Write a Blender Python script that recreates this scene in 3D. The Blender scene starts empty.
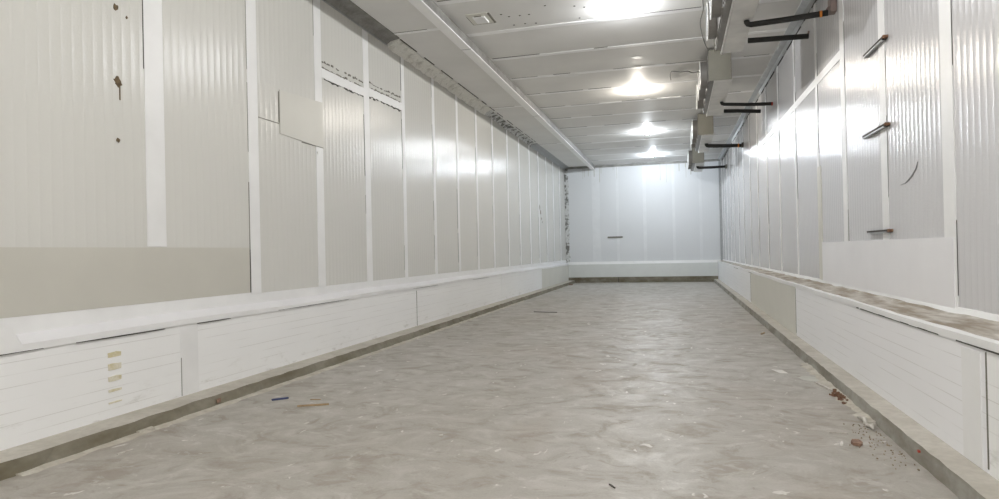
import bpy, math, random
from mathutils import Vector, Matrix
random.seed(7)
SC = bpy.context.scene
COL = SC.collection

# ------------------------------------------------------------------ camera
F_PX, YAW, PITCH, ROLL = 645.0, 0.267, 0.0042, -0.0222
CAM_H = 1.25
def make_camera():
    cy, sy = math.cos(YAW), math.sin(YAW)
    r = Vector((cy, sy, 0)); fw = Vector((-sy, cy, 0)); up = Vector((0, 0, 1))
    F = fw*math.cos(PITCH) + up*math.sin(PITCH)
    u2 = up*math.cos(PITCH) - fw*math.sin(PITCH)
    R = r*math.cos(ROLL) + u2*math.sin(ROLL)
    U = u2*math.cos(ROLL) - r*math.sin(ROLL)
    cd = bpy.data.cameras.new('camera'); cd.sensor_width = 36; cd.sensor_fit = 'HORIZONTAL'
    cd.lens = F_PX/999*36; cd.clip_start = .05; cd.clip_end = 200
    co = bpy.data.objects.new('camera', cd); COL.objects.link(co)
    co.matrix_world = Matrix(((R.x, U.x, -F.x, 0), (R.y, U.y, -F.y, 0), (R.z, U.z, -F.z, CAM_H), (0, 0, 0, 1)))
    SC.camera = co
make_camera()

# ------------------------------------------------------------------ world, exposure
W = bpy.data.worlds.new('world'); SC.world = W; W.use_nodes = True
bg = W.node_tree.nodes['Background']
bg.inputs[0].default_value = (1.0, 0.985, 0.965, 1); bg.inputs[1].default_value = 1.15
SC.view_settings.view_transform = 'Standard'; SC.view_settings.look = 'None'
SC.view_settings.gamma = 1; SC.view_settings.use_curve_mapping = False
SC.view_settings.exposure = 0.62
# ceiling lamps: (x, y, colour, strength)
LAMPS = [(-.55, -0.3, (1.0, .985, .955), 2000), (-.55, 4.1, (1.0, .98, .95), 2500), (-.60, 8.75, (.95, .97, 1.0), 2150),
         (-.67, 13.4, (1.0, .93, .83), 2400), (-.70, 18.3, (.91, .96, 1.0), 2900), (-.69, 22.75, (.84, .92, 1.0), 3100)]

# ------------------------------------------------------------------ material helpers
class NT:
    def __init__(s, name):
        s.m = bpy.data.materials.new(name); s.m.use_nodes = True
        s.t = s.m.node_tree; s.b = s.t.nodes['Principled BSDF']
        s.co = s.t.nodes.new('ShaderNodeTexCoord').outputs['Object']
    def n(s, typ, **kw):
        nd = s.t.nodes.new(typ)
        for k, v in kw.items(): setattr(nd, k, v)
        return nd
    def set(s, sock, v):
        if isinstance(v, bpy.types.NodeSocket): s.t.links.new(v, sock)
        elif isinstance(v, tuple) and len(v) == 3 and sock.type == 'RGBA': sock.default_value = (*v, 1)
        else: sock.default_value = v
    def mapped(s, scale=(1, 1, 1), loc=(0, 0, 0), rot=(0, 0, 0)):
        m = s.n('ShaderNodeMapping'); s.t.links.new(s.co, m.inputs[0])
        m.inputs['Scale'].default_value = scale; m.inputs['Location'].default_value = loc; m.inputs['Rotation'].default_value = rot
        return m.outputs[0]
    def noise(s, vec, scale, detail=4, rough=.55, dist=0):
        nd = s.n('ShaderNodeTexNoise'); s.t.links.new(vec, nd.inputs['Vector'])
        nd.inputs['Scale'].default_value = scale; nd.inputs['Detail'].default_value = detail
        nd.inputs['Roughness'].default_value = rough; nd.inputs['Distortion'].default_value = dist
        return nd.outputs[0]
    def ramp(s, fac, a, b, va=0., vb=1.):
        nd = s.n('ShaderNodeMapRange'); nd.clamp = True
        s.set(nd.inputs[0], fac)
        for i, v in enumerate((a, b, va, vb)): nd.inputs[i+1].default_value = v
        return nd.outputs[0]
    def math(s, op, a, b=0.):
        nd = s.n('ShaderNodeMath', operation=op); s.set(nd.inputs[0], a); s.set(nd.inputs[1], b); return nd.outputs[0]
    def mix(s, fac, a, b):
        nd = s.n('ShaderNodeMix', data_type='RGBA'); s.set(nd.inputs['Factor'], fac)
        s.set(nd.inputs[6], a); s.set(nd.inputs[7], b); return nd.outputs[2]
    def bump(s, h, strength, dist=.01):
        nd = s.n('ShaderNodeBump'); s.set(nd.inputs['Height'], h)
        nd.inputs['Strength'].default_value = strength; nd.inputs['Distance'].default_value = dist
        s.t.links.new(nd.outputs[0], s.b.inputs['Normal'])
    def sep(s):
        nd = s.n('ShaderNodeSeparateXYZ'); s.t.links.new(s.co, nd.inputs[0]); return nd.outputs
    def done(s, col, rough=.5, metal=0., spec=.5):
        s.set(s.b.inputs['Base Color'], col); s.set(s.b.inputs['Roughness'], rough)
        s.b.inputs['Metallic'].default_value = metal; s.b.inputs['Specular IOR Level'].default_value = spec
        return s.m

def mat_plain(name, col, rough=.5, metal=0., var=.12, scale=6., bump=0.):
    t = NT(name)
    nz = t.noise(t.co, scale, 5)
    dark = tuple(c*(1-var) for c in col); lite = tuple(min(1, c*(1+var*.6)) for c in col)
    if bump: t.bump(t.noise(t.co, scale*8, 4), bump, .004)
    return t.done(t.mix(t.ramp(nz, .3, .7), dark, lite), rough, metal)

def mat_ribbed(name, base, axis_scale, rough=.19):
    t = NT(name)
    big = t.noise(t.co, .55, 3)
    c = t.mix(t.ramp(big, .30, .72), tuple(x*.965 for x in base), base)
    streak = t.noise(t.mapped(axis_scale), 1.0, 4)
    gl = t.noise(t.co, 55, 3, .6)
    t.bump(gl, .5, .0028)
    return t.done(c, rough, 0, .21)

def mat_kick(name, base, groove=.078, dirt=True):
    t = NT(name)
    s = t.sep()
    fr = t.math('FRACT', t.math('DIVIDE', s[2], groove))
    line = t.math('LESS_THAN', fr, .06)
    brk = t.ramp(t.noise(t.mapped((.8, .8, 14)), 1.6, 3), .42, .58)
    lm = t.math('MULTIPLY', line, brk)
    c = t.mix(t.ramp(t.noise(t.co, .8, 3), .35, .7), tuple(x*.965 for x in base), base)
    c = t.mix(t.math('MULTIPLY', lm, .36), c, (.40, .385, .34))
    if dirt:
        m = t.math('MULTIPLY', t.ramp(t.noise(t.mapped((2.2, 2.2, 9)), 1.7, 5, .65), .575, .70), t.ramp(s[2], .36, .12))
        c = t.mix(t.math('MULTIPLY', m, .45), c, (.33, .31, .25))
    spots = t.noise(t.co, 13, 2)
    c = t.mix(t.ramp(spots, .775, .795, 0, .8), c, (.16, .14, .11))
    t.bump(t.math('SUBTRACT', t.math('MULTIPLY', t.noise(t.co, 3, 3), .6), t.math('MULTIPLY', line, .5)), .3, .004)
    return t.done(c, .42)

def mat_twotone(name, a, b, scale, lo, hi, stretch=(1, 1, 1), rough=.7):
    t = NT(name)
    f = t.ramp(t.noise(t.mapped(stretch), scale, 5, .6), lo, hi)
    c = t.mix(f, a, b)
    c = t.mix(t.ramp(t.noise(t.co, scale*6, 3), .4, .75, 0, .3), c, tuple(x*.6 for x in a))
    t.bump(t.noise(t.co, scale*5, 4), .4, .006)
    return t.done(c, rough)

def mat_floor():
    t = NT('smeared_concrete')
    wn = t.n('ShaderNodeTexNoise'); t.t.links.new(t.co, wn.inputs['Vector']); wn.inputs['Scale'].default_value = .8; wn.inputs['Detail'].default_value = 3
    wv = t.n('ShaderNodeVectorMath', operation='MULTIPLY_ADD')
    t.t.links.new(wn.outputs[1], wv.inputs[0]); wv.inputs[1].default_value = (.55, .55, 0); t.t.links.new(t.co, wv.inputs[2])
    wp = wv.outputs[0]
    def wmap(scale, loc=(0, 0, 0), rot=0):
        m = t.n('ShaderNodeMapping'); t.t.links.new(wp, m.inputs[0])
        m.inputs['Scale'].default_value = scale; m.inputs['Location'].default_value = loc; m.inputs['Rotation'].default_value = (0, 0, rot); return m.outputs[0]
    big = t.noise(t.co, .42, 4, .55, .4)
    c = t.mix(t.ramp(big, .30, .70), (.365, .342, .298), (.435, .417, .382))
    brown = t.noise(t.mapped((1, .6, 1), (7, 3, 0)), .6, 5, .6, .8)
    c = t.mix(t.ramp(brown, .52, .72, 0, .55), c, (.36, .30, .24))
    # sweeping trowel arcs: rings inside irregular cells
    v = t.n('ShaderNodeTexVoronoi'); v.inputs['Scale'].default_value = 1.5; t.t.links.new(wp, v.inputs['Vector'])
    arcs = t.math('SINE', t.math('ADD', t.math('MULTIPLY', v.outputs['Distance'], 26), t.math('MULTIPLY', t.noise(t.co, 3, 3), 5)))
    am = t.ramp(t.noise(t.co, 2.3, 4, .6), .48, .68)
    af = t.math('MULTIPLY', t.ramp(arcs, .2, 1), am)
    c = t.mix(t.math('MULTIPLY', af, .5), c, (.54, .52, .475))
    c = t.mix(t.math('MULTIPLY', t.math('MULTIPLY', t.ramp(arcs, -.3, -1), am), .45), c, (.27, .24, .20))
    # smears of darker and lighter slurry
    sm = t.noise(wmap((1.5, 1.9, 1)), 1.9, 6, .66, .7)
    c = t.mix(t.ramp(sm, .52, .64, 0, .45), c, (.49, .47, .43))
    c = t.mix(t.ramp(sm, .47, .36, 0, .55), c, (.265, .23, .185))
    sm2 = t.noise(wmap((2.2, 2.9, 1), (4, 1, 0), .5), 2.2, 6, .65, .9)
    c = t.mix(t.ramp(sm2, .57, .66, 0, .55), c, (.56, .545, .51))
    c = t.mix(t.ramp(sm2, .42, .33, 0, .5), c, (.255, .215, .17))
    c = t.mix(t.ramp(t.noise(wmap((3.4, 2.0, 1), (2, 9, 0), -.5), 3.0, 3, .5, .6), .685, .715, 0, .85), c, (.70, .68, .64))
    c = t.mix(t.ramp(t.noise(t.co, 24, 4), .68, .76, 0, .6), c, (.17, .14, .11))
    c = t.mix(t.ramp(t.noise(t.co, 70, 3), .35, .7, 0, .22), c, (.24, .21, .18))
    h = t.math('ADD', t.math('MULTIPLY', sm2, .7), t.math('ADD', t.math('MULTIPLY', af, .35), t.math('MULTIPLY', t.noise(t.co, 22, 4), .35)))
    t.bump(h, .4, .012)
    return t.done(c, t.ramp(sm, .35, .65, .66, .42), 0, .4)

def mat_emit(name, col, strength):
    m = bpy.data.materials.new(name); m.use_nodes = True
    b = m.node_tree.nodes['Principled BSDF']
    b.inputs['Base Color'].default_value = (.9, .9, .9, 1)
    b.inputs['Emission Color'].default_value = (*col, 1); b.inputs['Emission Strength'].default_value = strength
    return m

M = {}
M['ribL'] = mat_ribbed('ribbed_panel_cream', (.675, .668, .63), (.9, 5, .25))
M['ribR'] = mat_ribbed('ribbed_panel_white', (.635, .63, .64), (.9, 5, .25))
M['ribB'] = mat_ribbed('back_panel_white', (.72, .735, .75), (5, .9, .25), .34)
M['strip'] = mat_plain('white_ceiling_strip', (.96, .96, .96), .5, var=.04, scale=3)
M['joint'] = mat_plain('white_joint_cover', (.83, .83, .825), .42, var=.05, scale=3)
M['backjoint'] = mat_plain('back_joint_cover', (.75, .765, .78), .42, var=.05, scale=3)
M['kick'] = mat_kick('white_kick_panel', (.90, .90, .895))
M['kickR'] = mat_kick('white_kick_panel_plain', (.885, .885, .90), dirt=False)
M['beige'] = mat_plain('beige_cover_sheet', (.57, .555, .495), .38, var=.04, scale=1.5)
M['beigeK'] = mat_plain('beige_kick_sheet', (.66, .65, .59), .45, var=.04, scale=1.5)
M['backkick'] = mat_plain('back_kick_panel', (.70, .72, .70), .42, var=.04, scale=3)
M['patch'] = mat_plain('dull_patch_sheet', (.61, .60, .55), .4, var=.04, scale=2)
M['smooth'] = mat_plain('smooth_white_sheet', (.83, .825, .84), .4, var=.04, scale=1.5)
M['ceil'] = mat_plain('ceiling_panel', (.79, .785, .765), .62, var=.05, scale=1.1, bump=.15)
M['floor'] = mat_floor()
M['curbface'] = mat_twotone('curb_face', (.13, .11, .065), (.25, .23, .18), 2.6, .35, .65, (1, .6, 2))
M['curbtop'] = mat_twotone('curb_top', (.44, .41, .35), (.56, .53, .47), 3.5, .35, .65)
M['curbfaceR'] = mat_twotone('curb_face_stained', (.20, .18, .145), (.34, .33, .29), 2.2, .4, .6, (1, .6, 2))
M['grout'] = mat_twotone('pale_grout', (.44, .40, .33), (.60, .57, .50), 6, .35, .65)
M['dust'] = mat_twotone('dusty_ledge', (.30, .25, .19), (.62, .59, .54), 2.4, .40, .62, (3, .8, 1))
M['gap'] = mat_plain('dark_gap', (.055, .05, .042), .9)
M['gapsoft'] = mat_plain('grey_gap', (.20, .19, .16), .9)
M['steel'] = mat_twotone('weathered_steel', (.17, .165, .15), (.30, .295, .275), 5, .35, .65, rough=.5)
M['galv'] = mat_plain('galvanised_angle', (.36, .37, .375), .4, .3, var=.15)
M['foam'] = mat_twotone('ragged_foam', (.60, .585, .53), (.84, .83, .78), 7, .33, .48)
M['peel'] = mat_twotone('peeling_corner', (.16, .16, .145), (.70, .71, .70), 6, .44, .52)
M['plate'] = mat_plain('beige_end_plate', (.20, .192, .155), .5, 0, var=.06)
M['casing'] = mat_plain('grey_casing', (.22, .212, .195), .45, .1, var=.1)
M['tray'] = mat_plain('pale_drip_tray', (.68, .67, .64), .45, 0, var=.16, scale=3)
M['rim'] = mat_plain('bright_rim', (.80, .79, .76), .35, .2, var=.15, scale=30)
M['fandark'] = mat_plain('fan_dark', (.10, .10, .095), .5)
M['cowl'] = mat_plain('fan_cowl_grey', (.19, .18, .165), .5, 0, var=.12)
M['rubber'] = mat_plain('black_pipe_insulation', (.018, .018, .016), .65, bump=.3)
M['orange'] = mat_plain('orange_tape', (.72, .24, .03), .5)
M['red'] = mat_plain('red_oxide_end', (.45, .06, .035), .55)
M['rust'] = mat_plain('dull_rust_stain', (.15, .105, .055), .8, var=.5, scale=40)
M['rusty'] = mat_plain('rusty_metal', (.20, .105, .06), .8, var=.4, scale=30)
M['brownbox'] = mat_plain('dull_brown_metal', (.20, .15, .135), .6)
M['yellow'] = mat_twotone('yellow_foam', (.62, .55, .33), (.76, .72, .60), 14, .35, .6)
M['cable'] = mat_plain('grey_cable', (.10, .095, .085), .6)
M['wood'] = mat_plain('pale_wood', (.36, .25, .13), .7, var=.3, scale=20)
M['blue'] = mat_plain('blue_plastic', (.035, .05, .14), .5)
M['paper'] = mat_plain('white_paper', (.74, .72, .68), .8)
M['rag'] = mat_twotone('pale_rag', (.46, .42, .37), (.66, .63, .58), 18, .4, .6)
M['brick'] = mat_twotone('red_brown_fragment', (.17, .09, .06), (.30, .19, .13), 16, .4, .6)
M['char'] = mat_plain('dark_scrap', (.05, .042, .035), .8)
M['dirt'] = mat_plain('brown_dirt', (.23, .17, .105), .9, var=.4, scale=40)
M['scuff'] = mat_plain('grey_scuff', (.36, .36, .375), .6)
M['mould'] = mat_plain('grey_stain', (.52, .52, .47), .7)

# ------------------------------------------------------------------ mesh helpers
class MB:
    def __init__(s): s.v = []; s.f = []; s.mi = []
    def add(s, vs, fs, mi=0):
        o = len(s.v); s.v += [tuple(v) for v in vs]
        for f in fs: s.f.append(tuple(i+o for i in f)); s.mi.append(mi)
    def box(s, x0, x1, y0, y1, z0, z1, mi=0):
        vs = [(x, y, z) for x in (x0, x1) for y in (y0, y1) for z in (z0, z1)]
        s.add(vs, [(0, 1, 3, 2), (4, 6, 7, 5), (0, 4, 5, 1), (2, 3, 7, 6), (0, 2, 6, 4), (1, 5, 7, 3)], mi)
    def hexa(s, vs, mi=0):      # vs ordered like box()
        s.add(vs, [(0, 1, 3, 2), (4, 6, 7, 5), (0, 4, 5, 1), (2, 3, 7, 6), (0, 2, 6, 4), (1, 5, 7, 3)], mi)
    def prism(s, prof_fn, ys, mis=None, cap=True):   # closed profile of (x, z) swept along y
        n = None; o = len(s.v)
        for y in ys:
            p = prof_fn(y); n = len(p)
            s.v += [(x, y, z) for x, z in p]
        for k in range(len(ys)-1):
            for i in range(n):
                j = (i+1) % n
                s.f.append((o+k*n+i, o+k*n+j, o+(k+1)*n+j, o+(k+1)*n+i)); s.mi.append(mis[i] if mis else 0)
        if cap:
            s.f.append(tuple(o+i for i in range(n))); s.mi.append(0)
            e = o+(len(ys)-1)*n
            s.f.append(tuple(e+n-1-i for i in range(n))); s.mi.append(0)
    def tube(s, pts, r, seg=12, mi=0):
        pts = [Vector(p) for p in pts]; rs = r if isinstance(r, (list, tuple)) else [r]*len(pts)
        o = len(s.v); pv = None
        for i, p in enumerate(pts):
            d = (pts[min(i+1, len(pts)-1)]-pts[max(i-1, 0)]).normalized()
            if pv is None:
                a = Vector((0, 0, 1)) if abs(d.z) < .9 else Vector((1, 0, 0))
                pv = d.cross(a).normalized()
            pv = (pv - d*pv.dot(d)).normalized(); q = d.cross(pv)
            for k in range(seg):
                a = 2*math.pi*k/seg
                s.v.append(tuple(p + (pv*math.cos(a)+q*math.sin(a))*rs[i]))
        for i in range(len(pts)-1):
            for k in range(seg):
                j = (k+1) % seg
                s.f.append((o+i*seg+k, o+i*seg+j, o+(i+1)*seg+j, o+(i+1)*seg+k)); s.mi.append(mi)
        s.f.append(tuple(o+seg-1-k for k in range(seg))); s.mi.append(mi)
        e = o+(len(pts)-1)*seg
        s.f.append(tuple(e+k for k in range(seg))); s.mi.append(mi)
    def lathe(s, prof, c, axis='z', seg=24, mi=0):   # prof [(r, h)]
        o = len(s.v); c = Vector(c)
        for r, h in prof:
            for k in range(seg):
                a = 2*math.pi*k/seg; u, w = r*math.cos(a), r*math.sin(a)
                s.v.append(tuple(c+(Vector((u, w, h)) if axis == 'z' else Vector((h, u, w)))))
        for i in range(len(prof)-1):
            for k in range(seg):
                j = (k+1) % seg
                s.f.append((o+i*seg+k, o+i*seg+j, o+(i+1)*seg+j, o+(i+1)*seg+k)); s.mi.append(mi)
    def blob(s, outline, base_fn, h, mi=0):          # closed outline (u, v) extruded by h: base_fn(u, v, t) -> xyz
        n = len(outline)
        s.add([base_fn(u, v, 0) for u, v in outline]+[base_fn(u, v, h) for u, v in outline],
              [tuple(range(n)), tuple(range(2*n-1, n-1, -1))]+[(i, (i+1) % n, n+(i+1) % n, n+i) for i in range(n)], mi)
    def build(s, name, mats, parent=None, smooth=False, bevel=0.):
        import bmesh
        me = bpy.data.meshes.new(name); me.from_pydata(s.v, [], s.f)
        for m in (mats if isinstance(mats, (list, tuple)) else [mats]): me.materials.append(m)
        me.polygons.foreach_set('material_index', s.mi)
        bm = bmesh.new(); bm.from_mesh(me); bmesh.ops.recalc_face_normals(bm, faces=bm.faces); bm.to_mesh(me); bm.free()
        if smooth: me.polygons.foreach_set('use_smooth', [True]*len(me.polygons)); 
        ob = bpy.data.objects.new(name, me); COL.objects.link(ob)
        if bevel:
            b = ob.modifiers.new('bevel', 'BEVEL'); b.width = bevel; b.segments = 2; b.limit_method = 'ANGLE'
        if parent is not None:
            ob.parent = parent; ob.matrix_parent_inverse = parent_world(parent).inverted()
        return ob
def parent_world(p):
    return Matrix.Translation(p.location) if p.parent is None else Matrix()   # parts are built in world coordinates
def empty(name, loc, label, cat, group=None):
    o = bpy.data.objects.new(name, None); o.empty_display_size = .1; COL.objects.link(o); o.location = loc
    return tag(o, label, cat, group)
def tag(o, label, cat, group=None):
    o['label'] = label; o['category'] = cat
    if group: o['group'] = group
    return o
def struct(o): o['kind'] = 'structure'; return o
def set_origin(o, p):                                # move a mesh's origin to p, geometry stays
    p = Vector(p); o.data.transform(Matrix.Translation(-p)); o.location = p; return o

Y0, Y1 = -1.5, 25.0
ZC = 4.5
XL = -4.15
XKL, XKR = -4.04, 1.47
def xr(y): return 1.87 - .0088*y                     # right wall face: the room narrows slightly
RX = Vector((-.0088, 1, 0)).normalized()
def jit(a): return random.uniform(-a, a)
def frange(a, b, st):
    n = max(1, int(round((b-a)/st))); return [a+(b-a)*i/n for i in range(n+1)]

# ------------------------------------------------------------------ structure: floor, ceiling
b = MB(); b.box(-4.5, 2.1, Y0, 25.4, -.12, 0)
floor = struct(b.build('floor', M['floor']))
b = MB(); b.box(-4.5, 2.1, Y0, 25.4, ZC, ZC+.12)
ceiling = struct(b.build('ceiling', M['ceil']))
# white joint covers across the ceiling, each with an open gap along part of its near edge
for k in range(-1, 14):
    y = 7.94 + 1.305*k
    b = MB(); w = .12
    b.box(-2.93, xr(y)-.02, y-w, y, ZC-.003, ZC)
    x = -2.9
    while x < 1.5:
        L = random.uniform(.15, .9)
        if random.random() < .55: b.box(x, min(x+L, 1.6), y-w-random.choice((.008, .013, .018)), y-w, ZC-.004, ZC, 1)
        x += L+random.uniform(.1, .5)
    b.build('joint_strip', [M['strip'], M['gap']], ceiling)
for y in (3.55, 8.78, 14.02, 19.3):
    b = MB(); b.box(-4.0, -3.09, y-.045, y+.03, ZC-.006, ZC); b.box(-3.95, -3.4, y-.055, y-.045, ZC-.004, ZC, 1)
    b.build('joint_strip', [M['strip'], M['gapsoft']], ceiling)
b = MB(); b.blob([(-2.0, 11.80), (-1.75, 11.75), (-1.62, 11.86), (-1.70, 11.97), (-1.93, 11.99), (-2.03, 11.9)], lambda u, v, t: (u, v, ZC-t), .004)
b.build('filler_patch', M['joint'], ceiling)
b = MB(); b.blob([(-.66, 11.15), (-.56, 11.10), (-.48, 11.16), (-.5, 11.24), (-.62, 11.25)], lambda u, v, t: (u, v, ZC-t), .004)
b.build('filler_patch', M['joint'], ceiling)
for x, y in ((-2.235, 8.52), (-2.15, 8.63), (-2.0, 8.64), (-1.87, 8.64), (-2.165, 8.975), (-2.0, 8.967), (-1.85, 9.0), (-1.23, 8.54), (-1.228, 9.0), (-1.11, 8.62), (-1.6, 8.4)):
    b = MB(); b.lathe([(0, -.003), (.014, -.003), (.016, 0)], (x, y, ZC), seg=10); b.build('drill_hole', M['gap'], ceiling)

# ------------------------------------------------------------------ ribbed walls
RIB = .0871
def ribbed(fn, L0, L1, z0, z1, depth, amp=.0016):
    """fn(s, d) -> (x, y): point at distance s along the wall, d in front of its face"""
    b = MB(); S = []
    for k in range(int(L0/RIB)-1, int(L1/RIB)+2):
        S += [((k+u)*RIB, amp*(.55*h+.34*math.cos(2*math.pi*u))) for u, h in ((-.5, 0), (-.38, 0), (-.28, 0), (-.17, 0), (-.13, .10), (-.09, .42), (-.045, .85), (0, 1), (.045, .85), (.09, .42), (.13, .10), (.17, 0), (.28, 0), (.38, 0))]
    S = [q for q in S if L0 < q[0] < L1]; S = [(L0, 0)]+S+[(L1, 0)]
    for i, (s, d) in enumerate(S):
        x, y = fn(s, d); b.v += [(x, y, z0), (x, y, z1)]
        if i: b.f.append((2*i-2, 2*i, 2*i+1, 2*i-1)); b.mi.append(0)
    o = len(b.v)
    for s in (L0, L1):
        x, y = fn(s, -depth); b.v += [(x, y, z0), (x, y, z1)]
    b.f.append((o, o+1, o+3, o+2)); b.mi.append(0)
    return b
bl = ribbed(lambda s, d: (XL+d, s), Y0, Y1, 0.0, ZC, .2)
wall_left = struct(bl.build('wall_left', M['ribL'], smooth=True))
br = ribbed(lambda s, d: (xr(s)-d, s), Y0, Y1, 0.0, ZC, .2)
wall_right = struct(br.build('wall_right', M['ribR'], smooth=True))
bb = ribbed(lambda s, d: (s, Y1-d), XL-.1, 1.8, 0.0, ZC, .2, .0009)
wall_back = struct(bb.build('wall_back', M['ribB'], smooth=True))

def seam_strip(wall, place, w, z0, z1, gap_side, prob=.5, t=.006):
    """vertical white joint cover; place(s, d, z) -> xyz with s along the wall from the seam"""
    b = MB()
    def bx(s0, s1, d, za, zb, mi):
        b.hexa([place(s, dd, z) for dd in (-.004, d) for s in (s0, s1) for z in (za, zb)], mi)
    bx(0, w, t, z0, z1, 0)
    z = z0+random.uniform(0, .4)
    while z < z1-.1:
        L = random.uniform(.25, .9)
        if random.random() < prob:
            g = random.choice((.004, .006, .009))
            bx(*((-g, 0) if gap_side < 0 else (w, w+g)), .003, z, min(z+L, z1), random.choice((1, 1, 2)))
        z += L+random.uniform(.05, .5)
    return b.build('joint_strip', [M['joint'], M['gap'], M['gapsoft']], wall)
PL = lambda y: (lambda s, d, z: (XL+d, y+s, z))
PR = lambda y: (lambda s, d, z: (xr(y+s)-d, y+s, z))
lseams = [1.71, 3.0, 4.31, 5.625, 6.90, 8.17, 9.46, 10.79, 12.09, 13.37, 14.66, 16.05, 17.35, 18.65, 19.92, 21.2, 22.48, 23.8]
for i, y in enumerate(lseams):
    w = .20 if i == 2 else (.16 if i in (1, 3, 4, 5) else .12)
    zt = 4.40
    if i == 2: seam_strip(wall_left, PL(y), w, 1.36, zt, -1, .35)
    elif i == 1: seam_strip(wall_left, PL(y-.05), w-.02, 1.36, zt, -1, .2)
    elif i == 4:                                       # interrupted by the square patch
        seam_strip(wall_left, PL(y), w, .88, 2.60, -1, .3); seam_strip(wall_left, PL(y), w, 3.10, zt, -1, .5)
    else: seam_strip(wall_left, PL(y), w, .88, zt, -1, .62)
rseams = [3.68, 5.02, 6.37, 7.71, 9.02, 10.5, 12.0, 13.45, 14.83, 16.2, 17.6, 18.9, 20.2, 21.3, 22.4, 23.5, 24.4]
for i, y in enumerate(rseams):
    w = .17 if i < 4 else .11
    if i == 1: seam_strip(wall_right, PR(y-.02), .19, .79, 4.45, -1, .75)
    else: seam_strip(wall_right, PR(y), w, .79, 4.45, -1, .8)
# back wall joints
for x, w in ((-3.09, .30), (-2.17, .10), (-1.17, .12), (-.10, .10), (.86, .10)):
    b = MB(); b.box(x, x+w, Y1-.006, Y1+.004, .8, 4.42); b.build('joint_strip', M['backjoint'], wall_back)
b = MB(); b.box(-4.10, 1.58, Y1-.03, Y1+.004, .70, .80); b.build('ledge_strip', M['strip'], wall_back)
b = MB(); b.box(-4.14, -2.1, Y1-.08, Y1-.02, .2, .70); b.box(-2.1, -1.9, Y1-.084, Y1-.02, .2, .70); b.box(-1.9, 1.47, Y1-.08, Y1-.02, .2, .70)
b.build('kick_panel', M['backkick'], wall_back)
b = MB(); b.box(-4.15, 1.8, Y1-.07, Y1+.002, 4.42, ZC); b.build('corner_angle', M['steel'], wall_back)
b = MB()
ys = frange(.75, 4.42, .09)
for i in range(len(ys)-1):
    w = .15+jit(.025); b.hexa([(x, y, z) for x in (XL, XL+w) for y in (Y1-.014, Y1+.003) for z in (ys[i], ys[i+1])])
b.build('corner_gap', M['peel'], wall_back)
b = MB(); b.box(1.575, 1.66, Y1-.05, Y1+.003, .78, 4.42); b.build('corner_angle', M['galv'], wall_back)
# mould runs under the ceiling of the back wall
for i in range(46):
    x = random.uniform(-3.6, .6); L = random.uniform(.08, .55)*(1.3 if -.6 < x < .3 else 1); w = random.uniform(.008, .03)
    b = MB(); b.box(x, x+w, Y1-.0075-i*2e-5, Y1, 4.40-L, 4.42); b.build('water_stain', M['mould'], wall_back) if i < 14 else None
b = MB(); b.box(-2.52, -1.95, Y1-.03, Y1-.002, 1.70, 1.755)
tag(set_origin(b.build('slot_strip', M['gapsoft'], bevel=.004), (-2.2, Y1-.03, 1.72)), 'short grey metal strip fixed level on the far white end wall', 'strip')

# ------------------------------------------------------------------ left wall fittings
def kick_left(y0, y1, mat, x=XKL):
    b = MB(); b.box(XL-.05, x, y0+.004, y1-.004, .085, .715); return b.build('kick_panel', mat, wall_left, bevel=.004)
for a, c in ((Y0, 4.535), (4.72, 9.655), (9.655, 14.9), (14.9, 19.7)): kick_left(a, c, M['kick'])
kick_left(19.7, Y1-.02, M['beigeK'])
b = MB(); b.box(XL-.05, XKL+.003, 4.525, 4.73, .085, .70); b.build('joint_strip', M['joint'], wall_left)
for y in (4.53, 9.655):
    b = MB(); b.box(XKL-.002, XKL+.004, y-.004, y+.004, .10 if y > 5 else .1, .66 if y > 5 else .42); b.build('panel_gap', M['gapsoft'], wall_left)
# sloping cap over the kick panels, lip in front
def capprof(y):
    e = .006*math.sin(y*1.7)
    return [(XKL+.012, .690+e), (XKL+.014, .735+e), (XL+.008, .79+e), (XL-.02, .79+e), (XL-.02, .70), (XKL+.002, .70)]
b = MB(); b.prism(capprof, frange(Y0, Y1-.1, .4), [0, 1, 0, 0, 0, 0])
b.build('ledge_cap', [M['joint'], M['smooth']], wall_left)
b = MB(); b.box(XL-.004, XL+.007, Y0, 5.62, .785, .925); b.box(XL-.004, XL+.006, 5.62, Y1, .785, .885); b.build('base_flashing', M['joint'], wall_left)
b = MB(); b.hexa([(XKL+.006+dx, y, z) for dx in (0, .009) for (y, z) in ((Y0, .70), (Y0, .84), (3.17, .70), (3.09, .85))])
b.build('cap_end', M['joint'], wall_left)
for a, c, zz in ((3.55, 4.35, .685), (4.72, 5.15, .688), (5.9, 7.4, .693), (9.5, 10.6, .70), (12.6, 13.8, .70), (2.6, 3.3, .684)):   # cracks under the lip
    b = MB(); n = 8
    for i in range(n):
        u0, u1 = a+(c-a)*i/n, a+(c-a)*(i+1)/n; h = .0025*math.sin(math.pi*(i+.6)/n)+.0008
        b.box(XKL-.002, XKL+.0145, u0, u1, zz-h, zz+.002)
    b.build('lip_crack', M['gap'], wall_left)
# beige cover sheet low on the wall
b = MB(); b.box(XL-.004, XL+.010, Y0, 5.60, .90, 1.352); b.build('cover_sheet', M['beige'], wall_left)['label'] = 'flat beige cover sheet'
b = MB(); b.box(XL+.002, XL+.012, 5.60, 5.612, .90, 1.33); b.build('panel_gap', M['gap'], wall_left)
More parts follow.
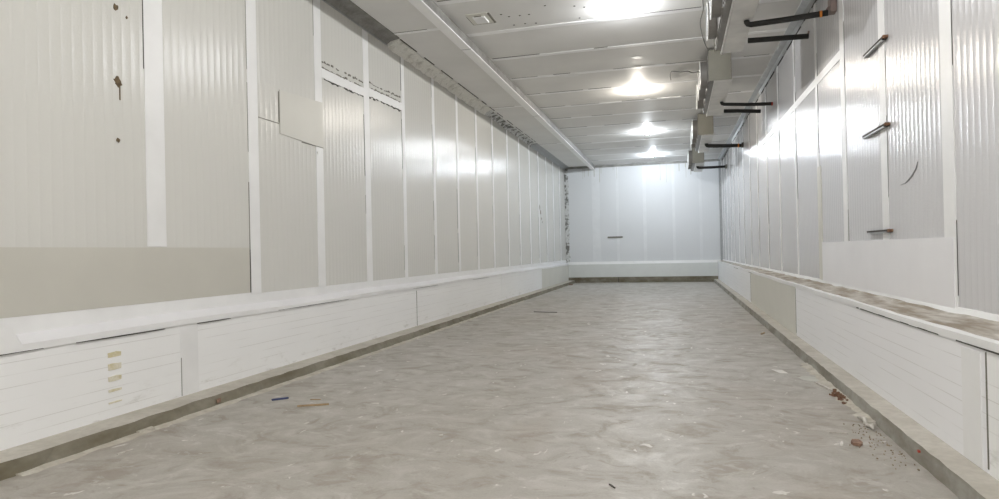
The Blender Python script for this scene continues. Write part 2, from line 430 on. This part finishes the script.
# square patch
b = MB(); b.hexa([(XL+dx, y, z) for dx in (-.003, .011) for (y, z) in ((6.17, 2.60), (6.17, 3.08), (7.06, 2.57), (7.06, 3.13))])
b.build('square_patch', M['patch'], wall_left)['label'] = 'square beige patch sheet'
b = MB(); b.box(XL-.003, XL+.006, 6.155, 6.17, 2.72, 3.06); b.box(XL-.003, XL+.005, 5.80, 6.16, 2.705, 2.712)
b.box(XL-.003, XL+.0115, 6.6, 7.06, 2.572, 2.578); b.build('patch_gap', M['gapsoft'], wall_left)
# horizontal joint with ragged torn edges in two bays
def ragged(y0, y1, z0, z1, zoff, seed):
    random.seed(seed)
    b = MB(); b.hexa([(XL+dx, y, z) for dx in (-.003, .008) for (y, z) in ((y0, z0), (y0, z1), (y1, z0+zoff), (y1, z1+zoff))])
    b.build('joint_strip', M['joint'], wall_left)
    for edge, up in ((z1+.07, 1), (z1, 1), (z0, -1)):
        b = MB(); y = y0+.02
        while y < y1-.03:
            L = random.uniform(.015, .06); f = (y-y0)/(y1-y0)*zoff; h = random.uniform(.003, .024)
            if random.random() < .8:
                zz = edge+f+jit(.008); b.box(XL-.002, XL+.0085, y, y+L, *( (zz, zz+h) if up > 0 else (zz-h, zz)))
            y += L*random.uniform(.8, 1.5)
        b.build('torn_edge', M['gapsoft'] if up > 0 else M['gap'], wall_left)
ragged(7.06, 8.17, 3.44, 3.56, .02, 3); ragged(8.33, 9.46, 3.50, 3.62, .03, 5)
random.seed(11)
# ceiling corner: steel angle, ragged foam, gap, steel angle
def cove(y0, y1, pr, mat, j=0., st=.12, name='corner_angle', wl=wall_left):
    b = MB()
    def prof(y):
        e = jit(j); g = jit(j)
        return [(XL-.01, ZC+.01), (XL-.01, ZC-pr[1]+g), (XL+.012, ZC-pr[1]+g), (XL+pr[0]*.35, ZC-pr[1]*.45+e), (XL+pr[0]+e, ZC-.012), (XL+pr[0]+e, ZC+.01)]
    b.prism(prof, frange(y0, y1, st)); return b.build(name, mat, wl)
cove(Y0, 8.95, (.22, .075), M['steel'])
b = MB(); b.box(XL, XL+.014, 2, 8.95, 4.412, 4.425); b.build('angle_edge', M['galv'], wall_left)
cove(9.0, 14.1, (.185, .12), M['foam'], .014, .1, 'foam_fillet')
cove(14.1, 19.0, (.14, .09), M['peel'], .012, .1, 'foam_fillet')
cove(19.0, Y1-.02, (.20, .10), M['galv'])
b = MB(); y = 9.0
while y < 18.8:
    L = random.uniform(.2, .8); b.box(XL+.20, XL+.213+jit(.005), y, y+L, ZC-.008, ZC+.001); y += L+random.uniform(0, .4)
b.build('corner_gap', M['gap'], wall_left)
# rust spots and drips
for y, z, r in ((4.04, 3.215, .022), (4.05, 2.64, .032), (4.042, 2.185, .015), (4.145, 3.17, .009), (6.93, 2.5, .018), (6.95, 2.72, .012), (20.1, 2.66, .07), (20.25, 2.5, .055), (20.35, 2.3, .03), (20.5, 2.2, .02)):
    n = 13; b = MB()
    b.blob([(y+r*(1+jit(.35))*math.cos(2*math.pi*i/n), z+r*1.1*(1+jit(.35))*math.sin(2*math.pi*i/n)) for i in range(n)], lambda u, v, t: (XL+t, u, v), .006)
    if r == .032: b.box(XL, XL+.005, y+.012, y+.02, z-.14, z)
    b.build('rust_spot', M['rust'], wall_left)
for k in range(5):
    z = .555-.088*k; h = (.018, .024, .018, .010, .006)[k]
    b = MB(); b.blob([(3.808, z-h), (3.86, z-h+jit(.003)), (3.92, z-h+.002), (3.922, z+h*.8), (3.88, z+h+jit(.004)), (3.84, z+h), (3.806, z+h*.9)], lambda u, v, t: (XKL+t, u, v), .004)
    b.build('foam_mark', M['yellow'], wall_left)['label'] = 'yellowed foam mark'

# ------------------------------------------------------------------ right wall fittings
def kick_right(y0, y1, mat, name='kick_panel'):
    b = MB(); b.hexa([(x, y, z) for x in (XKR, 1.9) for y in (y0+.004, y1-.004) for z in (.09, .735)]); return b.build(name, mat, wall_right, bevel=.004)
kick_right(Y0, 3.72, M['kick']); kick_right(3.72, 9.0, M['kickR'])
kick_right(9.0, 14.2, M['beigeK'])['label'] = 'beige kick panel'
kick_right(14.2, Y1-.1, M['kickR'])
for y, w, z0 in ((3.72, .0035, .12), (9.0, .005, .13), (14.2, .008, .12)):
    b = MB(); b.box(XKR-.003, XKR+.003, y-w, y+w, z0, .70); b.build('panel_gap', M['gapsoft'], wall_right)
b = MB(); b.box(XKR-.004, XKR+.002, 3.78, 4.0, .10, .69); b.build('joint_strip', M['joint'], wall_right)
# dusty ledge top, white lip
b = MB(); ys = frange(Y0, Y1-.05, .25)
def ledge(y): return [(XKR+.01, .725), (XKR+.01, .752+.002*math.sin(y*5)), (xr(y)-.05, .765+jit(.006)), (xr(y)+.02, .79), (xr(y)+.02, .725)]
b.prism(ledge, ys); b.build('ledge_top', M['dust'], wall_right)['label'] = 'dusty brown ledge top'
b = MB()
def lip(y):
    e = .004*math.sin(y*2.3)
    return [(XKR-.008, .716+e), (XKR-.010, .758+e), (XKR+.028+.010*math.sin(y*1.9)+jit(.010), .762+e), (XKR+.028, .750), (XKR, .745), (XKR, .716+e)]
b.prism(lip, frange(Y0, Y1-.1, .2)); b.build('ledge_lip', M['joint'], wall_right)
for a, c in ((3.3, 4.05), (4.3, 5.95), (6.02, 6.06), (13.9, 14.5), (17, 18)):
    b = MB(); n = 10
    for i in range(n):
        b.box(XKR-.0095, XKR+.002, a+(c-a)*i/n, a+(c-a)*(i+1)/n, .711, .717+jit(.002))
    b.build('lip_crack', M['gap'], wall_right)
b = MB()
def footing(y): return [(xr(y)-.025-jit(.008), .762), (xr(y)-.008, .81+jit(.005)), (xr(y)+.01, .82), (xr(y)+.01, .75)]
b.prism(footing, frange(Y0, Y1-.1, .2)); b.build('base_flashing', M['joint'], wall_right)
b = MB(); b.hexa([(xr(y)-d, y, z) for d in (-.004, .007) for y in (7.85, 14.7) for z in (3.30, 3.40)]); b.build('joint_strip', M['joint'], wall_right)
# smooth white sheet patch
b = MB(); b.hexa([(xr(y)-d, y, z) for d in (-.004, .012) for y in (5.03, 8.93) for z in (.80, 1.285)]); b.build('cover_sheet', M['smooth'], wall_right)['label'] = 'smooth white cover sheet'
b = MB(); b.hexa([(xr(y)-d, y, z) for d in (-.004, .009) for y in (8.93, 9.13) for z in (.80, 2.25)]); b.build('cover_sheet', M['beigeK'], wall_right)['label'] = 'narrow beige cover strip'
b = MB(); pts = [(6.06, 1.735), (5.92, 1.745), (5.80, 1.78), (5.70, 1.83), (5.66, 1.88)]
b.tube([(xr(y)-.003, y, z) for y, z in pts], [.002, .006, .008, .006, .002], 8); b.build('scuff_mark', M['scuff'], wall_right)
# sloping white strip & grey angle at the ceiling corner
b = MB(); b.prism(lambda y: [(xr(y)+.01, ZC+.01), (xr(y)+.01, ZC-.14), (xr(y)-.012, ZC-.14), (xr(y)-.02, ZC-.05), (xr(y)-.10, ZC-.012), (xr(y)-.10, ZC+.01)], frange(Y0, Y1-.02, 2))
b.build('corner_angle', M['galv'], wall_right)
b = MB(); y = 3.0
while y < 24:
    L = random.uniform(.3, 1.2); b.hexa([(xr(yy)-d, yy, z) for d in (-.003, .013) for yy in (y, y+L) for z in (ZC-.152, ZC-.14)]); y += L+random.uniform(.05, .6)
b.build('corner_gap', M['gap'], wall_right)

# ------------------------------------------------------------------ curbs (baseboards)
random.seed(21)
b = MB()
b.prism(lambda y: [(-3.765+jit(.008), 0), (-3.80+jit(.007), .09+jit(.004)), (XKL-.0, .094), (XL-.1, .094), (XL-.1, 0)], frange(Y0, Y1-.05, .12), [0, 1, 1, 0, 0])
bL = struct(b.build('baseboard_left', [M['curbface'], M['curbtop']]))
b = MB()
b.prism(lambda y: [(-3.77, -.001), (-3.775, .012), (-3.735+jit(.012), .007+jit(.003)), (-3.70+jit(.025), -.001)], frange(2.9, 16, .09))
b.build('grout_line', M['grout'], bL)
b = MB(); b.blob([(-3.778, 4.63), (-3.762, 4.62), (-3.766, 4.67), (-3.78, 4.68)], lambda u, v, t: (u, v, .03+t), .03); b.build('red_mark', M['brick'], bL)
b = MB(); b.blob([(-3.83, 3.78), (-3.74, 3.78), (-3.72, 3.9), (-3.80, 3.93)], lambda u, v, t: (u, v, t), .022); b.build('grout_lump', M['grout'], bL)
b = MB()
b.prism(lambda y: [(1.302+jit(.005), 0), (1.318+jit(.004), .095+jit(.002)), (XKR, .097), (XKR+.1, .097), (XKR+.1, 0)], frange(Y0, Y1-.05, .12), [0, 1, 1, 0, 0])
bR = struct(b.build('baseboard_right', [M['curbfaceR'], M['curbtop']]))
b = MB(); b.prism(lambda y: [(1.31, -.001), (1.31, .02+jit(.006)), (1.275+jit(.02), .010+jit(.004)), (1.235+jit(.035), -.001)], frange(5.0, 7.4, .08)); b.build('grout_line', M['grout'], bR)
b = MB(); b.box(1.300, 1.311, 4.155, 4.175, .06, .072); b.build('red_mark', M['red'], bR)
b = MB(); b.box(-4.1, 1.47, Y1-.16, Y1-.01, 0, .205); b.box(-2.14, -2.12, Y1-.163, Y1-.15, .01, .2, 1)
struct(b.build('baseboard_back', [M['curbface'], M['gap']]))

# ------------------------------------------------------------------ ceiling beam
t = empty('ceiling_beam', (-3.0, 11.7, 4.34), 'long white-faced steel beam running along the ceiling near the left wall', 'beam')
b = MB(); b.box(-3.075, -2.925, Y0, Y1-.08, 4.335, 4.352); b.box(-3.075, -3.06, Y0, Y1-.08, 4.35, 4.37); b.build('bottom_cover', M['strip'], t)
b = MB(); b.box(-3.06, -2.94, Y0, Y1-.08, 4.352, ZC); b.box(-2.945, -2.925, Y0, Y1-.08, 4.352, 4.40); b.build('side_channel', M['steel'], t)
for y in (9.3, 14.4, 19.6):
    b = MB(); b.box(-3.078, -2.922, y, y+.012, 4.332, 4.353); b.build('cover_joint', M['galv'], t)

# ------------------------------------------------------------------ lamps
lamp_labels = ['bare ceiling bulb behind the viewer', 'bare ceiling bulb just overhead above the picture',
               'glaring white ceiling bulb nearest in view, beside the first cooler', 'warm yellowish ceiling bulb, second from the front',
               'small white ceiling bulb, third from the front', 'farthest ceiling bulb, close to the end wall']
for (x, y, colr, st), lb in zip(LAMPS, lamp_labels):
    t = empty('ceiling_light', (x, y, 4.36), lb, 'light', 'bare bulbs along the ceiling')
    b = MB(); b.lathe([(0, 0), (.05, 0), (.05, -.008), (.024, -.014), (.02, -.018), (0, -.018)], (x, y, ZC)); b.build('lamp_base', M['joint'], t)
    b = MB(); b.lathe([(0, -.032), (.017, -.027), (.027, -.016), (.031, 0), (.027, .015), (.018, .024), (.014, .03), (0, .03)], (x, y, 4.452), seg=24)
    b.build('bulb', mat_emit('lit_bulb', colr, st), t, True)

# ------------------------------------------------------------------ evaporators hung from the ceiling
def evaporator(y0, y1, label):
    t = empty('evaporator', (.75, (y0+y1)/2, 3.93), label, 'cooling unit', 'ceiling-hung cooling units')
    x0, x1, z0, z1 = .575, .926, 3.955, 4.455
    b = MB(); b.box(x0+.012, x1-.012, y0+.02, y1-.02, z0+.005, z1-.005); b.build('casing', M['casing'], t, bevel=.006)
    for yy in (y0, y1-.02):
        b = MB(); b.box(x0, x1, yy, yy+.02, z0, z1)
        f = -.006 if yy == y0 else .026
        b.box(x0, x0+.012, yy-.004, yy+.024, z0, z1); b.box(x1-.012, x1, yy-.004, yy+.024, z0, z1); b.box(x0, x1, yy-.004, yy+.024, z1-.012, z1)
        b.box(x0-.004, x0, yy-.005, yy+.025, z0, z1+.004, 1); b.box(x0, x1+.004, yy-.005, yy+.025, z1, z1+.005, 1); b.box(x1, x1+.003, yy-.005, yy+.025, z0, z1, 1)
        b.build('end_plate', [M['plate'], M['gap']], t)['label'] = 'beige end plate'
    # drip tray, sloping to its outlet
    b = MB(); ya, yb = y0+.03, y1+.02; xa, xb = x0+.095, x1+.015; zt = z0+.03
    b.hexa([(x, y, z) for x in (xa, xb) for y, zl in ((ya, z0-.012), (yb, z0-.035)) for z in (zl, zt)])
    tray = b.build('drip_tray', M['tray'], t, bevel=.012)
    b = MB(); b.hexa([(x, y, z) for x in (xa-.012, xa) for y, zl in ((ya, z0-.018), (yb, z0-.042)) for z in (zl, zt+.01)]); b.build('tray_rim', M['rim'], tray)
    b = MB()                                             # fin block on the intake side
    b.box(x1-.012, x1+.008, y0+.05, y1-.05, z0+.04, z1-.04); b.build('fin_block', M['fandark'], t)
    n = 3; L = (y1-y0-.3)/n
    for i in range(n):
        yc = y0+.15+L*(i+.5); c = (x0+.012, yc, (z0+z1)/2-.01); R = .225
        b = MB(); b.lathe([(R+.02, 0), (R+.02, -.012), (R, -.02), (R, -.115), (R+.014, -.12), (R+.014, -.13), (R-.012, -.13), (R-.012, -.01)], c, 'x', 32)
        b.box(x0-.002, x0+.014, yc-L*.46, yc+L*.46, z0+.02, z1-.02)
        cw = b.build('fan_cowl', M['cowl'], t)
        b = MB(); b.lathe([(R+.016, -.131), (R+.016, -.122), (R+.004, -.120), (R-.013, -.126), (R-.013, -.133), (R+.016, -.131)], c, 'x', 32); b.build('cowl_rim', M['rim'], cw)
        b = MB(); b.lathe([(0, -.10), (.05, -.095), (.055, -.03), (0, -.03)], c, 'x', 16)
        for k in range(5):
            a = 2*math.pi*k/5; d = Vector((0, math.cos(a), math.sin(a))); q = Vector((0, -math.sin(a), math.cos(a))); C0 = Vector(c)
            vs = []
            for r, w, tw in ((.045, .035, .5), (.20, .075, .3)):
                for sgn in (-1, 1):
                    p = C0+d*r+q*(sgn*w)+Vector((-.065+sgn*w*tw, 0, 0)); vs += [p, p+Vector((.004, 0, 0))]
            b.hexa(vs)
        b.build('fan_blades', M['fandark'], cw)
        b = MB()
        for rr in (.06, .11, .16, .205):
            ring = [(c[0]-.128, c[1]+rr*math.cos(2*math.pi*k/24), c[2]+rr*math.sin(2*math.pi*k/24)) for k in range(25)]
            b.tube(ring, .0025, 5)
        for k in range(4):
            a = math.pi*k/4; b.tube([(c[0]-.128, c[1]+.215*math.cos(a)*s, c[2]+.215*math.sin(a)*s) for s in (-1, 1)], .003, 5)
        b.build('fan_guard', M['galv'], cw)
    for x in (x0+.03, x1-.03):
        for yy in (y0+.12, y1-.12):
            b = MB(); b.tube([(x, yy, z1-.01), (x, yy, ZC+.005)], .008, 8); b.box(x-.02, x+.02, yy-.03, yy+.03, z1-.004, z1+.014); b.build('hanger_rod', M['gapsoft'], t)
    return t
evaporator(6.65, 9.38, 'nearest cooling unit at the top of the picture, cut off by its edge')
evaporator(11.0, 13.75, 'second cooling unit from the front, with a clear beige square end')
evaporator(16.2, 18.95, 'third cooling unit from the front, small beige end plate')
evaporator(21.5, 23.7, 'farthest cooling unit, hung near the end wall')

# insulated pipes from the units to the right wall
def pipe(pts, r, label, tape=None, end='gap', bare=None):
    t = empty('insulated_pipe', pts[0], label, 'pipe', 'black insulated pipes')
    b = MB(); b.tube(pts, r, 14); b.build('insulation', M['rubber'], t, True)
    if tape:
        a, c, m = tape; b = MB(); p, q = Vector(pts[-2]), Vector(pts[-1])
        b.tube([p.lerp(q, a), p.lerp(q, c)], r+.004, 14); b.build('tape_band', M[m], t, True)['label'] = ('orange' if m == 'orange' else 'red')+' band'
    if bare:
        b = MB(); b.tube(bare, .012, 8); b.build('bare_pipe', M['brownbox'], t, True)
    return t
def elbow(x, y, z, top, x1, y1, z1, r=.032):
    return [(x, y, top), (x, y, z+.032), (x+.010, y, z+.012), (x+.045, y, z), (x1*.5+x*.5, (y+y1)/2, (z+z1)/2-.006), (x1, y1, z1)]
pipe(elbow(.868, 8.13, 3.87, 3.92, 1.715, 8.0, 3.868, .035), .033, 'upper black insulated pipe with an orange band, at the nearest cooling unit', (.80, .86, 'orange'), bare=[(1.70, 8.0, 3.90), (1.72, 8.0, 3.93), (1.728, 8.0, 3.93)])
pipe([(.955, 8.87, 3.905), (1.3, 8.87, 3.895), (1.67, 8.87, 3.885)], .033, 'lower black insulated pipe with a cut end, at the nearest cooling unit', bare=[(1.66, 8.87, 3.89), (1.675, 8.87, 3.94), (1.668, 8.87, 3.95)])
pipe(elbow(.87, 12.5, 3.87, 3.92, 1.74, 12.5, 3.812), .030, 'upper black pipe with a red end at the wall, second cooling unit', (.94, 1.0, 'red'))
pipe([(.955, 13.2, 3.885), (1.2, 13.2, 3.87), (1.62, 13.2, 3.83)], .036, 'lower black pipe stub with a cut end, second cooling unit')
pipe(elbow(.82, 17.45, 3.87, 3.93, 1.66, 17.45, 3.83), .046, 'black insulated pipe from the third cooling unit to the right wall', (.80, .87, 'orange'))
pipe(elbow(.745, 22.2, 3.88, 3.93, 1.62, 22.4, 3.90), .042, 'farthest black pipe, running from the last cooling unit to the wall')
# boxes on the wall where pipes enter
def wallbox(y, z, w, h, d, label, mat):
    x = xr(y); b = MB(); b.hexa([(x-dd, yy, zz) for dd in (0.002, d) for yy in (y-w/2, y+w/2) for zz in (z-h/2, z+h/2)])
    tag(set_origin(b.build('pipe_box', mat, bevel=.006), (x, y, z)), label, 'box', 'pipe entry boxes')
wallbox(8.02, 3.95, .13, .17, .07, 'dull brown box on the right wall where the orange-banded pipe enters', M['brownbox'])
wallbox(17.45, 3.84, .14, .12, .05, 'small dark box on the right wall at the third pipe end', M['char'])
wallbox(22.4, 3.90, .16, .13, .05, 'small grey box on the right wall at the farthest pipe end', M['gapsoft'])

# ceiling plate, cables
t = empty('mounting_plate', (-2.55, 8.57, 4.48), 'square white mounting plate with a dark cut edge on the ceiling beside the beam', 'plate')
b = MB(); b.box(-2.70, -2.40, 8.37, 8.76, ZC-.012, ZC); b.build('plate_frame', M['beigeK'], t)
b = MB(); b.box(-2.63, -2.455, 8.46, 8.70, ZC-.030, ZC-.008); b.build('lamp_pad', M['joint'], t, bevel=.01)['label'] = 'white raised pad'
b = MB(); b.box(-2.705, -2.40, 8.76, 8.775, ZC-.010, ZC); b.box(-2.40, -2.37, 8.40, 8.77, ZC-.012, ZC); b.box(-2.71, -2.70, 8.45, 8.77, ZC-.01, ZC)
b.box(-2.60, -2.50, 8.44, 8.455, ZC-.02, ZC-.01); b.build('cut_edge', M['gapsoft'], t)
def cable(pts, label, r=.006):
    b = MB(); P = [Vector(p) for p in pts]; out = []
    for i in range(len(P)-1):
        p0, p1, p2, p3 = P[max(i-1, 0)], P[i], P[i+1], P[min(i+2, len(P)-1)]
        for k in range(6):
            u = k/6; out.append(.5*((2*p1)+(p2-p0)*u+(2*p0-5*p1+4*p2-p3)*u*u+(3*p1-p0-3*p2+p3)*u**3))
    out.append(P[-1]); b.tube(out, r, 6)
    return tag(set_origin(b.build('cable', M['cable'], smooth=True), pts[0]), label, 'cable', 'loose ceiling cables')
cable([(.40, 8.3, 4.492), (.41, 8.82, 4.49), (.43, 9.2, 4.49), (.41, 9.7, 4.485), (.46, 10.31, 4.49), (.52, 10.75, 4.485), (.57, 10.97, 4.46)], 'thin dark cable hanging from the ceiling to the second cooling unit')
cable([(-.02, 12.85, 4.49), (-.03, 12.5, 4.488), (0, 12.22, 4.485), (.15, 12.25, 4.47), (.28, 12.2, 4.46), (.36, 12.22, 4.43), (.48, 12.05, 4.40), (.56, 12.0, 4.40)], 'short looped cable on the ceiling left of the second cooling unit', .008)

# short steel rails on the right wall
def rail(y0, y1, z, label):
    t = empty('wall_rail', (xr(y0), y0, z), label, 'bracket', 'short rails on the right wall')
    b = MB()
    def seg(ya, yb, d0, d1, za, zb, mi=0): b.hexa([(xr(y)-d, y, zz) for d in (d0, d1) for y in (ya, yb) for zz in (za, zb)], mi)
    seg(y0, y1, .004, .040, z+.008, z+.014); seg(y0, y1, .004, .009, z-.014, z+.010); seg(y0, y1, .034, .040, z-.002, z+.010)
    b.build('channel', M['char'], t)
    b = MB(); seg(y0+.05, y1, .009, .034, z-.016, z-.010); seg(y0+.05, y1, .034, .038, z-.016, z-.003); b.build('lower_flange', M['galv'], t)['label'] = 'pale lower flange'
    b = MB(); seg(y0-.012, y0+.02, .002, .042, z-.008, z+.016); b.build('end_cap', M['rusty'], t)['label'] = 'rusty red end'
rail(6.29, 6.89, 3.045, 'top short dark rail with a red end on the right wall')
rail(6.29, 6.97, 2.285, 'middle short dark rail with a red end on the right wall')
rail(6.28, 6.90, 1.360, 'lowest short rail on the right wall, just above the white sheet')

# ------------------------------------------------------------------ litter on the floor
def scrap(name, outline, h, mat, label, cat, group=None, tilt=0.):
    cx = sum(p[0] for p in outline)/len(outline); cyy = sum(p[1] for p in outline)/len(outline)
    b = MB(); b.blob(outline, lambda u, v, t: (u, v, .001+t+tilt*max(0, (u-cx))), h)
    return tag(set_origin(b.build(name, mat), (cx, cyy, 0)), label, cat, group)
def stick(name, p, q, w, h, mat, label, cat, group=None):
    p, q = Vector((*p, 0)), Vector((*q, 0)); d = (q-p).normalized(); n = Vector((-d.y, d.x, 0)); m = (p+q)/2
    L = (q-p).length
    o = []
    for f, ww in ((0, .6), (.3, 1), (.6, .8), (1, .5)): o.append(p+d*L*f+n*w*ww*.5)
    for f, ww in ((1, .6), (.65, 1), (.3, .75), (0, .7)): o.append(p+d*L*f-n*w*ww*.5)
    return scrap(name, [(v.x, v.y) for v in o], h, mat, label, cat, group)
G = 'litter on the concrete floor'
stick('plastic_strip', (-3.43, 4.90), (-3.33, 5.0), .035, .012, M['blue'], 'dark blue plastic strip on the floor near the left curb', 'scrap', G)
stick('wood_splinter', (-3.07, 4.735), (-2.84, 4.845), .022, .012, M['wood'], 'long tan wood splinter on the floor right of the blue strip', 'stick', G)
stick('twig', (-3.10, 4.98), (-3.01, 5.0), .012, .006, M['wood'], 'tiny twig just beyond the long tan wood splinter', 'stick', G)
stick('wood_splinter', (-3.498, 3.352), (-3.482, 3.462), .012, .008, M['rag'], 'pale thin splinter on the floor below the left curb, nearest the viewer', 'stick', G)
scrap('paper_scrap', [(.905, 7.02), (.96, 6.83), (1.03, 6.83), (1.0, 7.0)], .004, M['paper'], 'flat white paper scrap on the floor near the right curb', 'paper', G)
scrap('wet_patch', [(1.10, 6.55), (1.16, 6.45), (1.25, 6.5), (1.24, 6.68), (1.15, 6.72), (1.09, 6.64)], .002, M['mould'], 'flat dark dirt patch beside the white paper scrap', 'stain', G)
scrap('brick_fragment', [(1.035, 4.44), (1.07, 4.42), (1.09, 4.45), (1.085, 4.52), (1.05, 4.53), (1.03, 4.48)], .018, M['brick'], 'red-brown fragment on the floor by the right curb', 'debris', G, .12)
stick('paint_flake', (.965, 4.42), (.98, 4.49), .018, .010, M['paper'], 'small white flake just left of the red-brown fragment', 'scrap', G)
stick('paint_flake', (.955, 4.72), (1.07, 4.72), .015, .006, M['rag'], 'thin pale sliver behind the red-brown fragment', 'scrap', G)
b = MB(); pts = [(1.225, 5.12), (1.25, 5.04), (1.235, 4.95), (1.25, 4.86), (1.235, 4.78)]
b.tube([(x, y, .016+.008*math.sin(i*2.1)) for i, (x, y) in enumerate(pts)], [.006, .015, .010, .013, .004], 7)
b.tube([(1.25, 4.92, .012), (1.285, 4.93, .02), (1.30, 4.95, .012)], [.008, .008, .004], 6)
tag(set_origin(b.build('torn_rag', M['rag'], smooth=True), (1.24, 4.95, 0)), 'crumpled pale torn rag lying along the foot of the right curb', 'rag', G)
random.seed(5)
b = MB()
for i in range(46):
    x = 1.285-abs(random.gauss(0, .03)); y = 5.83+random.gauss(0, .12); s = random.uniform(.005, .014)
    b.blob([(x+s*math.cos(a)*(1+jit(.3)), y+s*math.sin(a)*(1+jit(.3))) for a in (0, 1.2, 2.5, 3.8, 5.1)], lambda u, v, t: (u, v, t), random.uniform(.008, .03))
o = tag(set_origin(b.build('rust_crumbs', M['rusty']), (1.28, 5.83, 0)), 'little heap of rusty crumbs against the right curb', 'debris'); o['kind'] = 'stuff'
b = MB()
for i in range(90):
    y = random.uniform(4.0, 5.0); x = 1.27-abs(random.gauss(0, .09)); s = random.uniform(.002, .005)
    b.blob([(x+s*math.cos(a)*(1+jit(.4)), y+s*2*math.sin(a)*(1+jit(.4))) for a in (0, 1.2, 2.5, 3.8, 5.1)], lambda u, v, t: (u, v, t), random.uniform(.002, .006))
o = tag(set_origin(b.build('dirt_crumbs', M['dirt']), (1.2, 4.5, 0)), 'scattered brown dirt crumbs along the near right curb', 'debris'); o['kind'] = 'stuff'
stick('bark_chip', (1.14, 9.80), (1.20, 9.98), .035, .012, M['wood'], 'brown chip on the floor by the far stretch of the right curb', 'scrap', G)
scrap('dead_leaf', [(-3.86, 23.2), (-3.72, 23.1), (-3.62, 23.25), (-3.68, 23.5), (-3.80, 23.45)], .02, M['rusty'], 'brown leaf in the far left corner of the floor', 'leaf', G)
stick('dark_scrap', (-.37, 3.46), (-.335, 3.41), .010, .006, M['char'], 'tiny black scrap in the middle of the floor nearest the viewer', 'scrap', G)
stick('dark_twig', (-2.85, 13.0), (-2.35, 12.9), .03, .012, M['char'], 'thin dark stick on the floor near the left curb, far back', 'stick', G)
stick('pale_lath', (1.19, 6.4), (1.27, 6.02), .022, .012, M['rag'], 'pale lath lying beside the right curb before the rusty crumbs', 'stick', G)
